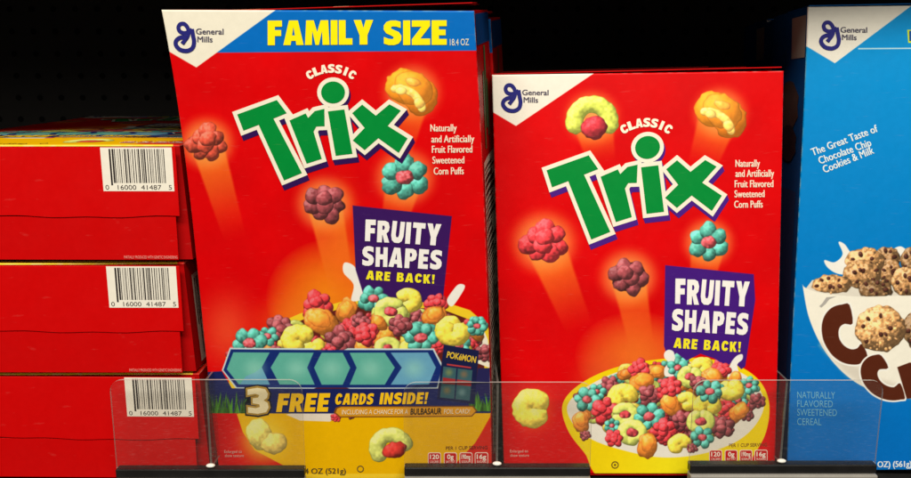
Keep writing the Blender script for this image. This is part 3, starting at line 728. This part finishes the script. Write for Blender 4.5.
def top_panel(B, mat, seam=.52, deco=()):
    d = B.depth; xl, zl = B.edge(0, 1); xr, zr = B.edge(1, 1); zz = (zl+zr)/2
    bm = bmesh.new(); box_bm(bm, xl+.0015, xr-.0015, d*.30, d*.97, zz+.0002, zz+.0009, .0002, 1); o = bm_obj('top_flap', bm, mat, B.root)
    bm = bmesh.new(); box_bm(bm, xl+.0010, xr-.0010, .0014, d*.62, zz+.0011, zz+.0018, .0002, 1); o = bm_obj('top_flap', bm, mat, B.root)
    for (u0, u1, v0, v1, c) in deco:
        bm = bmesh.new(); box_bm(bm, xl+(xr-xl)*u0, xl+(xr-xl)*u1, d*v0, d*v1, zz+.0018, zz+.0019); bm_obj('top_print', bm, ink(c), o)
top_panel(b1, ink((176, 12, 12)), deco=[(.2, .3, .2, .5, (200, 180, 120)), (.55, .6, .1, .3, (210, 190, 150))])

# copies: the row behind, and three lying flat with the barcode end to the aisle
def place(o, M): o.matrix_world = M
c = dup_tree(b1.root); c['label'] = 'tall red box in the second row, only its right edge showing behind the front one'
c.matrix_world = Matrix.Translation((.0135, .088, 0)) @ b1.root.matrix_world
FLAT = Matrix.Rotation(math.radians(-90), 4, 'X')
def flat(px, py, Y, tilt, yaw, label):
    xr = b1.edge(1, 0)[0]; p = at(px, py, Y)
    c = dup_tree(b1.root); c['label'] = label
    R_ = Matrix.Rotation(math.radians(yaw), 4, 'Z') @ Matrix.Rotation(math.radians(tilt), 4, 'Y') @ FLAT
    off = R_ @ Vector((xr, 0, b1.zb))
    c.matrix_world = Matrix.Translation(Vector(p)-off) @ R_
    return c

zA = [.0785*3+.0035, .0785*2+.0022, .0785+.0009]
def flat_z(px, z_top, Y, tilt, yaw, label):
    py = 239+F*math.tan(math.atan((CAMZ-z_top)/Y)-PITCH)
    return flat(px, py, Y, tilt, yaw, label)
stack = [flat_z(178.5, zA[0], .560, 0, -.6, 'topmost red box of the flat pile of three, its yellow upper face in view'),
         flat_z(182.5, zA[1], .560, 0, -.2, 'middle red box of the flat pile, between the topmost and the lowest box'),
         flat_z(198, zA[2], .562, 0, -.8, 'lowest red box of the flat pile, resting on the shelf behind the clear fence')]

# ================================================================== BOX 2 : smaller carton
ZB2 = .0045; YB2 = ground_y(474, ZB2)
b2 = Carton('cereal_box', 'smaller red cereal box without a blue banner, between the tall red and the blue box', (at(640, 474, YB2)[0], YB2, ZB2), -3, 2.0, -1.4,
            [(492, 75), (495.5, 200), (504, 474)], [(784, 71), (781.5, 200), (775, 474)], .070, .001, 'regular size red cereal boxes', bulge=.0020)
src = np.array([(233.2, 114.2, 1), (415.7, 139.1, 1), (283, 186, 1), (333.6, 92.8, 1)]); dst = np.array([(540.6, 169.7), (728.4, 196.3), (589.3, 245.6), (648.3, 148.3)])
A2 = np.linalg.lstsq(src, dst, rcond=None)[0]
f2 = lambda p: np.array([p[0], p[1], 1.0]) @ A2
P2 = [('orange', 658, 371, 9), ('rasp', 639, 368, 11), ('flower', 677.4, 364, 12), ('lemon', 701, 363.5, 11), ('rasp', 720, 367, 10), ('melon', 689.5, 374.5, 13), ('orange', 717.6, 375, 12),
      ('orange', 641, 381, 12), ('grape', 609.6, 385, 11), ('grape', 695, 381, 10), ('flower', 750, 386, 10), ('rasp', 670.7, 385, 11), ('flower', 597, 391, 9), ('lemon', 732, 389, 14), ('grape', 650, 395, 12),
      ('lemon', 623, 396, 15), ('flower', 709.6, 390, 14), ('flower', 587, 399, 13), ('rasp', 665, 391, 9), ('grape', 757, 401, 9), ('orange', 670.7, 404, 12), ('lemon', 686, 401, 11), ('flower', 738, 400, 10), ('rasp', 727, 407.5, 11),
      ('rasp', 604, 410, 14), ('lemon', 707, 406, 14), ('orange', 739, 411.5, 11), ('melon', 625, 414, 14), ('flower', 649, 416, 15), ('grape', 682, 421, 12), ('orange', 581, 422, 11), ('flower', 612, 425, 8), ('grape', 721, 426.5, 13),
      ('melon', 700.5, 421, 14), ('rasp', 663, 430, 13), ('melon', 632, 432, 15), ('grape', 585, 435, 6), ('rasp', 614, 438, 10), ('flower', 702, 437, 12), ('lemon', 680, 444, 12), ('orange', 647, 445, 13), ('grape', 692, 448, 6)]
def paint2(cv):
    trix_bg(cv)
    cv.blob(636, 356, 62, 46, (232, 104, 32), 1, .4); cv.blob(600, 380, 40, 40, (222, 90, 40), .6)
    cv.halo(592, 117, 25, (602, 165), spread=1.0); cv.halo(720, 113, 25, (700, 170), spread=1.0); cv.halo(544, 242, 24, (580, 330)); cv.halo(628, 276, 21, (642, 350)); cv.halo(708, 242, 21, (700, 290), spread=1.1)
    cv.region('bowl_picture')
    cv.poly(spline([(563, 402), (585, 380), (625, 364), (680, 357), (728, 362), (757, 378), (769, 402), (766, 432), (752, 458), (735, 482), (612, 482), (584, 452), (567, 428)], 8, True), (246, 208, 14))
    cv.blob(680, 465, 90, 30, (255, 226, 30), .7)
    cv.poly(spline([(568, 403), (590, 384), (628, 368), (680, 361), (724, 366), (752, 380), (764, 402), (756, 424), (735, 442), (700, 454), (660, 457), (620, 449), (590, 438), (572, 422)], 8, True), (228, 222, 208))
    cv.poly(spline([(582, 404), (602, 388), (632, 374), (680, 369), (720, 373), (742, 386), (752, 400), (738, 410), (714, 428), (694, 438), (672, 441), (642, 441), (618, 433), (598, 424), (584, 414)], 8, True), (110, 40, 30))
    rg = np.random.RandomState(8)
    for i in range(150):
        a = rg.uniform(0, 6.28); q = rg.uniform(0, 1)**.5
        cv.puff(rg.choice(['rasp', 'grape', 'orange', 'lemon', 'melon', 'flower']), 666+87*q*math.cos(a), 404+38*q*math.sin(a), rg.uniform(7, 10), rg.uniform(0, 6), .85, .8)
    for i, (k, x, y, r) in enumerate(P2): cv.puff(k, x, y, r*1.08, i*1.3+(0 if k != 'lemon' else 2), .88)
    cv.region('placard_picture'); cv.poly([(664.6, 264.6), (753.5, 274), (755, 300), (745, 366), (741, 369), (733, 361), (726, 366), (714, 358), (700, 353), (686, 360), (676, 352), (668, 360), (663.5, 345)], (66, 24, 122))
    for p in ([(664, 352), (668, 349), (673, 351), (675, 358), (679, 366), (683, 372), (666, 376), (664, 368), (668, 362), (664, 357)], [(724, 374), (729, 366), (732, 360), (737, 355), (742, 354), (742, 359), (737, 364), (738, 372), (734, 377)]):
        cv.region('milk_splash_picture'); cv.poly(spline(p, 6, True), (236, 232, 224))
    cv.reg = 1
    for k, x, y, r in (('flower', 677.4, 367, 11), ('lemon', 701, 366, 11), ('melon', 689.5, 376, 13), ('rasp', 721, 370, 10), ('orange', 712, 376, 11), ('grape', 697, 382, 9), ('orange', 735, 379, 9), ('flower', 749, 385, 10), ('lemon', 731, 389, 13), ('flower', 709.6, 391, 13), ('rasp', 671, 387, 11)): cv.puff(k, x, y, r*1.05, r*.9, .88)
    for nm, k, x, y, r, ro, q in (('raspberry_puff_picture', 'rasp', 544, 242, 25, .3, .86), ('grape_puff_picture', 'grape', 628, 276, 21, .2, .95),
                                  ('flower_puff_picture', 'flower', 708, 242, 21, .5, .92)):
        cv.region(nm); cv.puff(k, x, y, r, ro, q)
    flying_orange(cv, 721, 114)
    cv.region('melon_puff_picture'); cv.lobe(593, 129, 13, 10, (190, 44, 52)); cv.tube(592, 121, 17.5, 9.6, 165, 375, (196, 206, 80), .95, dark=.65); cv.lobe(594, 127.5, 13.5, 12, (198, 48, 60), rough=.2)
    cv.region('lemon_puff_picture'); cv.blob(533, 410, 32, 34, (250, 150, 50), .6); cv.tube(532, 408, 9.5, 11, 55, 318, (236, 208, 74), 1.0, dark=.7)
    cv.region('corner_emblem'); cv.poly([(480, 60), (616, 60), (591.5, 75), (516, 126), (488, 109.3)], (236, 230, 216))
b2.front(paint2)
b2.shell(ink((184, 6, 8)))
fm2 = lambda p: (np.asarray(p, float)-[182.6, 27.2])*.95+[509.4, 88.4]
maker_mark(b2, fm2)
brand_logo(b2, f2, (74, 30, 132))
flavour(b2, [('Naturally', 735, 759.8, 166.8, 7), ('and Artificially', 735, 774, 176.8, 7), ('Fruit Flavored', 734.2, 773.3, 187.2, 7), ('Sweetened', 734, 764.4, 197.2, 7), ('Corn Puffs', 733.7, 762.5, 207.6, 7)])
placard(b2, None, ((674, 302.5), (748, 306.5), 25), ((670.5, 329.5), (747, 335), 22), ((673, 346.8), (740, 351.5), 10), None)
badges(b2, [(709, 722), (724.6, 737.4), (739.4, 752.2), (754.3, 767.4)], 449.4, 461.3, [('120', 'CALORIES'), ('0g', 'SAT FAT'), ('190mg', 'SODIUM'), ('16g', 'SUGARS')])
b2.decal('serving_text', text('PER 1 CUP SERVING', (729, 446.6), (767, 446), 3.4, .0), ink((120, 60, 30)), 5)
b2.decal('small_print', merge([text('Enlarged to', (510, 452.2), (528, 452), 2.8, 0), text('show texture', (510.3, 456.5), (529, 456.3), 2.8, 0)]), ink((226, 170, 160)), 5)
b2.stroke('recycling_mark', circle(615, 464.5, 3.2), 1.1, ink((120, 96, 30)), 5, closed=True, n=2)
b2.decal('recycling_mark', poly(circle(615, 464.5, 1.2, n=10)), ink((120, 96, 30)), 5)
b2.side_rects('nutrition_panel', [(.1, .97, .04, .70)], ink((196, 184, 168)), side=0)
end_panel(b2)
top_panel(b2, ink((190, 10, 12)), deco=[(.02, .36, .15, .45, (214, 205, 190)), (.46, .50, .2, .4, (30, 110, 50)), (.52, .56, .2, .4, (200, 196, 150)), (.78, .96, .08, .5, (222, 214, 200))])
for k, (dx, dy, lab) in enumerate([(.003, .078, 'second small red box, directly behind the front one, only its top edge showing'), (-.002, .157, 'rearmost small red box, third in the middle row, only its top edge showing')]):
    c = dup_tree(b2.root); c['label'] = lab; c.matrix_world = Matrix.Translation((dx, dy, 0)) @ b2.root.matrix_world

# ================================================================== BOX 3 : blue cookie cereal
ZB3 = .0045; YB3 = ground_y(471, ZB3)
b3 = Carton('cereal_box', 'front blue cookie cereal box with a cream bowl, cut off at the photo edge', (at(925, 470, YB3)[0], YB3, ZB3), -3.5, 2.0, -.9,
            [(808, 7), (803.5, 120), (798.5, 220), (787, 471)], [(1114, 3), (1064, 469)], .072, .001, 'blue cookie cereal boxes', bulge=.0020)
def cookie(cv, cx, cy, rx, ry, seed, tone=1.0, chips=7):
    r = np.random.RandomState(seed); base = np.array((206, 150, 92))*tone
    cv.lobe(cx, cy, rx, ry, base, rough=.55, gloss=.5, dark=.42)
    for i in range(int(rx*ry*.11)):
        a = r.uniform(0, 6.28); q = r.uniform(0, .86)**.6
        cv.lobe(cx+rx*q*math.cos(a), cy+ry*q*math.sin(a), r.uniform(1.4, 3.0), r.uniform(1.1, 2.2), base*r.uniform(.92, 1.14), rot=a, rough=.5, gloss=.35, dark=.78)
    for i in range(chips):
        a = i*2.4+seed; q = (.25+.6*((i*.618) % 1))
        cv.lobe(cx+rx*q*math.cos(a), cy+ry*q*math.sin(a), r.uniform(2.2, 3.5), r.uniform(1.8, 2.8), (72, 34, 24), rot=a, dark=.5, gloss=.25)
def paint3(cv):
    X, Y = cv.X, cv.Y
    k = np.clip(Y/460, 0, 1)[..., None]
    cv.C[:] = np.array((4, 142, 208))*(1-k)+np.array((0, 106, 190))*k  # blue deepens downwards: shade put into the front colour
    cv.region('bowl_picture')
    for p in ([(824, 260), (834, 262), (842, 254), (838, 242), (844, 244), (850, 252), (858, 258), (874, 250), (880, 262), (860, 272), (840, 274), (828, 268)], [(892, 250), (900, 246), (908, 254), (900, 260)]):
        cv.poly(spline(p, 6, True), (236, 234, 226))
    cv.poly([(806, 288), (812, 280), (860, 276), (1000, 276), (1040, 300), (820, 300)], (220, 214, 200))
    cookie(cv, 886, 258, 14, 12, 9, .72); cookie(cv, 889, 272, 12, 14, 19, .8); cookie(cv, 916, 260, 18, 15, 8, .7); cookie(cv, 864, 261, 20, 14, 1, 1.0); cookie(cv, 861, 274, 20, 15, 5, .92); cookie(cv, 905, 281, 16, 15, 6, .95)
    cookie(cv, 832, 284, 21, 10, 2, 1.0); cookie(cv, 875, 289, 18, 10, 3, .62); cookie(cv, 936, 284, 20, 15, 12, .9)
    body = spline([(802.4, 284.5), (806, 288), (822, 293), (856, 296), (900, 295), (940, 294), (1000, 290), (1046, 284)], 8)
    low = spline([(1046, 284), (1040, 320), (1010, 360), (960, 390), (911, 398), (872, 390), (846, 375), (824, 350), (809, 318), (802.4, 284.5)], 8)
    cv.poly(np.concatenate([body, low[1:-1]]), (238, 233, 218))
    w = cv.win(800, 1050, 284, 400); Cw = cv.C[w]; Rw = cv.R[w] == cv.reg
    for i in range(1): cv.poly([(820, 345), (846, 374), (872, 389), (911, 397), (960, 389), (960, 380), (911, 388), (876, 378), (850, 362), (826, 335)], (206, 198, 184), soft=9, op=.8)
    cv.poly([(819, 306), (822, 303), (826, 297), (836, 296), (829, 299), (825, 304), (821, 307.5)], (170, 166, 160))
    br = (84, 36, 20); q = lambda L: [(800+x/4.34, 290+y/4.34) for x, y in L]
    for P in ([(212, 62), (180, 61), (150, 68), (125, 84), (104, 112), (93, 150), (94, 190), (104, 228), (130, 272), (160, 300), (195, 317), (235, 322), (262, 315), (290, 284), (265, 232), (246, 250), (220, 255), (190, 240), (170, 212), (165, 182), (172, 158), (192, 145), (226, 143)],
              [(380, 335), (350, 282), (322, 279), (292, 290), (268, 316), (260, 350), (268, 390), (290, 425), (320, 452), (360, 471), (400, 477), (435, 473), (453, 465), (432, 402), (405, 419), (372, 412), (346, 392), (333, 364), (342, 342)]):
        P = spline(q(P), 3, True); cv.poly(offset_poly(P, 1.6), (246, 242, 232)); cv.poly(P, br)
    for P in ([(418, 332), (470, 312), (520, 310), (560, 330), (562, 370), (540, 390), (580, 450), (540, 460), (500, 400), (505, 465), (460, 470)],): cv.poly(q(P), br)
    for x in (950, 972): cv.poly([(x, 362), (x+12, 360), (x+13, 390), (x+1, 392)], br)
    cookie(cv, 925.5, 329, 24.5, 23, 21, .62, 9); cookie(cv, 879.5, 328, 25.5, 24, 14, 1.06, 7)
    cv.region('size_banner'); cv.poly([(907, 30), (1100, 26), (1098, 42), (908, 43)], (210, 226, 40))
    cv.region('front_rule'); cv.poly([(858, 48.2), (1108, 46.6), (1108, 47.6), (858, 49.4)], (190, 220, 226), reg=False)
    cv.region('corner_emblem'); cv.poly([(790, -8), (930, -8), (834.7, 63.3), (800, 42.4)], (224, 220, 208))
b3.front(paint3)
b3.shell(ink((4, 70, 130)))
fm3 = lambda p: (np.asarray(p, float)-[182.6, 27.2])*.96+[827.4, 25.8]
maker_mark(b3, fm3)
pale = ink((222, 234, 236))
b3.type2('flavour_text', merge([text('The Great Taste of', (812.4, 155.8), (877.2, 131.4), 7.2, 0, 1.02), text('Chocolate Chip', (819.6, 164.2), (870.6, 145.4), 7.2, 0, 1.02), text('Cookies & Milk', (824, 173), (873.2, 153), 7.2, 0, 1.02)]), pale, 5)
b3.decal('flavour_text', merge([text(t, (797, y), (x1, y+.2), 6.6, -.004) for t, x1, y in (('NATURALLY', 834.5, 397.9), ('FLAVORED', 832.3, 406.6), ('SWEETENED', 836.4, 415.3), ('CEREAL', 821, 424.6))]), ink((110, 180, 214)), 5)
b3.type2('net_weight_text', text('1 OZ) (561g)', (872.6, 467), (911, 466.4), 5.8, 0), pale, 5)
b3.decal('size_lettering', text('FAMILY SIZE', (909, 41), (1060, 38), 10, .03), ink((20, 80, 150)), 6)
b3.side_rects('side_emblem', [(.02, .42, .90, .985)], ink((150, 146, 136)), side=0)
def side_blob(B, name, a, t, ra, rt, rgb, side=0, off=.0004):
    pts = [(a, t)]+[(a+ra*math.cos(k*math.pi/8)*(1+.1*math.sin(3*k)), t+rt*math.sin(k*math.pi/8)) for k in range(16)]
    co = []
    for u, v in pts:
        x, z = B.edge(side, v); sag = .0012*math.sin(math.pi*v)*math.sin(math.pi*u)
        co.append(((x+B.splay*u-sag+off) if side else (x-B.splay*.3*u+sag-off), .0009+(B.depth-.0018)*u, z))
    me = bpy.data.meshes.new(name); me.from_pydata(co, [], [(0, k+1, (k+1) % 16+1) for k in range(16)]); me.update()
    return link_mesh(name, me, ink(rgb), B.root)
side_blob(b3, 'side_cookie_picture', .45, .80, .30, .055, (70, 56, 52)); side_blob(b3, 'side_cookie_picture', .42, .72, .26, .04, (44, 40, 46), off=.0006)
b3.side_rects('nutrition_panel', [(.12, .94, .05, .62)], ink((30, 60, 104)), side=0)
top_panel(b3, ink((8, 96, 170)))
for dx, dy, lab in ((.022, .082, 'second blue cereal box, in the gloom directly behind the front blue box'), (.034, .170, 'rearmost blue cereal box, furthest back, its pale corner just showing left of the others')):
    c = dup_tree(b3.root); c['label'] = lab; c.matrix_world = Matrix.Translation((dx, dy, 0)) @ b3.root.matrix_world

# ================================================================== shelf, back, dividers
def shelf_thing():
    t = thing('shelf', 'dark metal store shelf that the upright boxes and the flat pile stand on', 'shelf')
    bm = bmesh.new(); box_bm(bm, -1.1, 1.3, .532, 1.02, -.004, 0, .0004, 1); bm_obj('shelf_deck', bm, plain('shelf_paint', (30, 29, 28), .45, 0, 90, .3, .1), t)
    bm = bmesh.new(); box_bm(bm, -1.1, 1.3, .526, .5318, -.045, -.002, .0012, 2); bm_obj('front_rail', bm, plain('rail_paint', (58, 56, 54), .4, .2, 40, .2, .1), t)
    return t
shelf_thing()
def back_thing():
    t = thing('back_panel', 'dark perforated metal back panel of the shelving, in deep shadow behind the boxes', 'back panel')
    m = plain('peg_panel', (40, 38, 36), .6)
    bm = bmesh.new()
    bm2 = bmesh.new(); box_bm(bm2, -1.3, 1.6, 1.022, 1.03, -.3, 1.1); bm_obj('panel_sheet', bm2, m, t)
    for i in range(52):
        for j in range(16):
            cx = -.62+i*.0254; cz = .05+j*.0254
            v = [bm.verts.new((cx+.0035*math.cos(a), 1.0215, cz+.0035*math.sin(a))) for a in np.linspace(0, 2*math.pi, 12, endpoint=False)]
            bm.faces.new(v)
    bm_obj('panel_holes', bm, plain('hole_dark', (4, 4, 4), .9), t)
    return t
back_thing()
def upper_thing():
    t = thing('shelf', 'upper store shelf above the boxes that keeps the space behind them dark', 'shelf')
    bm = bmesh.new(); box_bm(bm, -1.1, 1.3, .50, 1.02, .40, .43, .002, 2); bm_obj('shelf_deck', bm, plain('shelf_paint', (30, 29, 28), .45), t)
    return t
upper_thing()

YF = .545
def round_rect_poly(x0, x1, z0, z1, r, n=7):
    pts = [(x0, z0), (x1, z0)]
    pts += [(x1-r+r*math.cos(a), z1-r+r*math.sin(a)) for a in np.linspace(0, math.pi/2, n)]
    pts += [(x0+r-r*math.sin(a), z1-r+r*math.cos(a)) for a in np.linspace(0, math.pi/2, n)]
    return pts
def prism(name, pts, y0, y1, mats, parent):
    """flat sheet with its own edge material (faces facing +-y take material 0)"""
    bm = bmesh.new(); a = [bm.verts.new((x, y0, z)) for x, z in pts]; b = [bm.verts.new((x, y1, z)) for x, z in pts]; n = len(pts)
    bm.faces.new(a); bm.faces.new(b[::-1])
    for i in range(n):
        f = bm.faces.new((a[i], b[i], b[(i+1) % n], a[(i+1) % n])); f.material_index = 1
    return bm_obj(name, bm, mats, parent)
CLR = clear_mat('clear_plastic', .011, (.965, .96, .95)); EDGE = clear_mat('clear_plastic_edge', .5, (.75, .75, .74), True); WEDGE = clear_mat('clear_wall_edge', .16, (.7, .7, .69), True); WALL = clear_mat('clear_plastic_wall', .012, (.8, .8, .79))
blk = plain('black_plastic', (26, 25, 25), .35, 0, 80, .3, .1); gry = plain('grey_plastic', (150, 146, 140), .4, .1, 60, .2, .1)
def divider(px_c, px0, px1, py_top, py_bot, label):
    p0 = at(px0, py_bot, YF); p1 = at(px1, py_bot, YF); pt = at((px0+px1)/2, py_top, YF); zc = (p0[2]+p1[2])/2
    w = (p1[0]-p0[0])/2; hz = pt[2]; z0 = zc
    t = thing('shelf_divider', label, 'shelf divider', 'clear fronted shelf dividers')
    t.location = ((p0[0]+p1[0])/2, YF, 0)
    prism('clear_fence', round_rect_poly(-w, w, z0, hz, .0085), -.0009, .0009, [CLR, EDGE], t)
    bm = bmesh.new(); box_bm(bm, -w, w, -.0035, .0040, z0-.0062, z0+.0002, .0008, 2); bm_obj('black_base', bm, blk, t)
    bm = bmesh.new(); box_bm(bm, -w, w, -.0060, .0030, .0002 if z0 > .01 else .0, z0-.0066, .0008, 2)
    g = bm_obj('grey_foot', bm, gry, t)
    bm = bmesh.new(); box_bm(bm, -.012, .012, -.0068, -.0058, .0006, z0-.0100, .0003, 1); bm_obj('foot_slot', bm, plain('hole_dark', (4, 4, 4), .9), g)
    # wall running back between the boxes
    cx = (at(px_c, py_bot, YF)[0])-t.location.x
    bm = bmesh.new()
    prof = [(.0011, z0), (.30, .001), (.30, hz-.012), (.26, hz-.002), (.02, hz-.0005), (.0011, hz-.0005)]
    a = [bm.verts.new((cx-.0007, y, z)) for y, z in prof]; b = [bm.verts.new((cx+.0007, y, z)) for y, z in prof]
    bm.faces.new(a); bm.faces.new(b[::-1]); n = len(prof)
    for i in range(n):
        f = bm.faces.new((a[i], b[i], b[(i+1) % n], a[(i+1) % n])); f.material_index = 1
    bm_obj('divider_wall', bm, [WALL, WEDGE], t)
    bm = bmesh.new(); bmesh.ops.create_uvsphere(bm, u_segments=16, v_segments=8, radius=1)  # added white blob in place of the highlight on the curved base
    for v in bm.verts: v.co = Vector((cx+v.co.x*.0032, -.0005+v.co.y*.0022, z0+.0018+v.co.z*.0014))
    bm_obj('highlight_blob', bm, plain('highlight_white', (225, 222, 214), .25), t, True)
divider(211, 117, 305, 379.5, 467.5, 'leftmost clear divider fence, in front of the lowest flat box and the tall red box')
divider(497, 404.5, 590, 382, 465.5, 'middle clear divider fence, in front of the tall red box and the smaller red box')
divider(781, 689, 875, 380, 462.8, 'rightmost clear divider fence, in front of the smaller red box and the blue box')

# ------------------------------------------------------------------ light, world, camera
def area(loc, target, sx, sy, power, col):
    L = bpy.data.lights.new('ceiling_lamp', 'AREA'); L.shape = 'RECTANGLE'; L.size = sx; L.size_y = sy; L.energy = power; L.color = col
    o = bpy.data.objects.new('ceiling_lamp', L); C.objects.link(o); o.location = loc
    o.rotation_euler = (Vector(target)-Vector(loc)).to_track_quat('-Z', 'Y').to_euler()
area((-.1, -.95, 1.95), (.1, .57, .15), 2.6, .5, 96, (1, .94, .82))
area((.4, -2.4, 1.3), (.1, .57, .15), 1.8, .6, 15, (1, .94, .82))
w = bpy.data.worlds.new('World'); bpy.context.scene.world = w; w.use_nodes = True
bg = w.node_tree.nodes['Background']; bg.inputs[0].default_value = (.9, .8, .7, 1); bg.inputs[1].default_value = .045
cam = bpy.data.cameras.new('camera'); co = bpy.data.objects.new('camera', cam); C.objects.link(co)
co.location = (0, 0, CAMZ); co.rotation_euler = (math.radians(90)-PITCH, 0, 0)
cam.sensor_width = 36; cam.lens = F/W*36; cam.clip_start = .01; cam.clip_end = 50
sc = bpy.context.scene; sc.camera = co
sc.render.engine = 'CYCLES'
sc.cycles.transparent_max_bounces = 16
sc.view_settings.view_transform = 'Standard'; sc.view_settings.look = 'None'; sc.view_settings.exposure = 0; sc.view_settings.gamma = 1
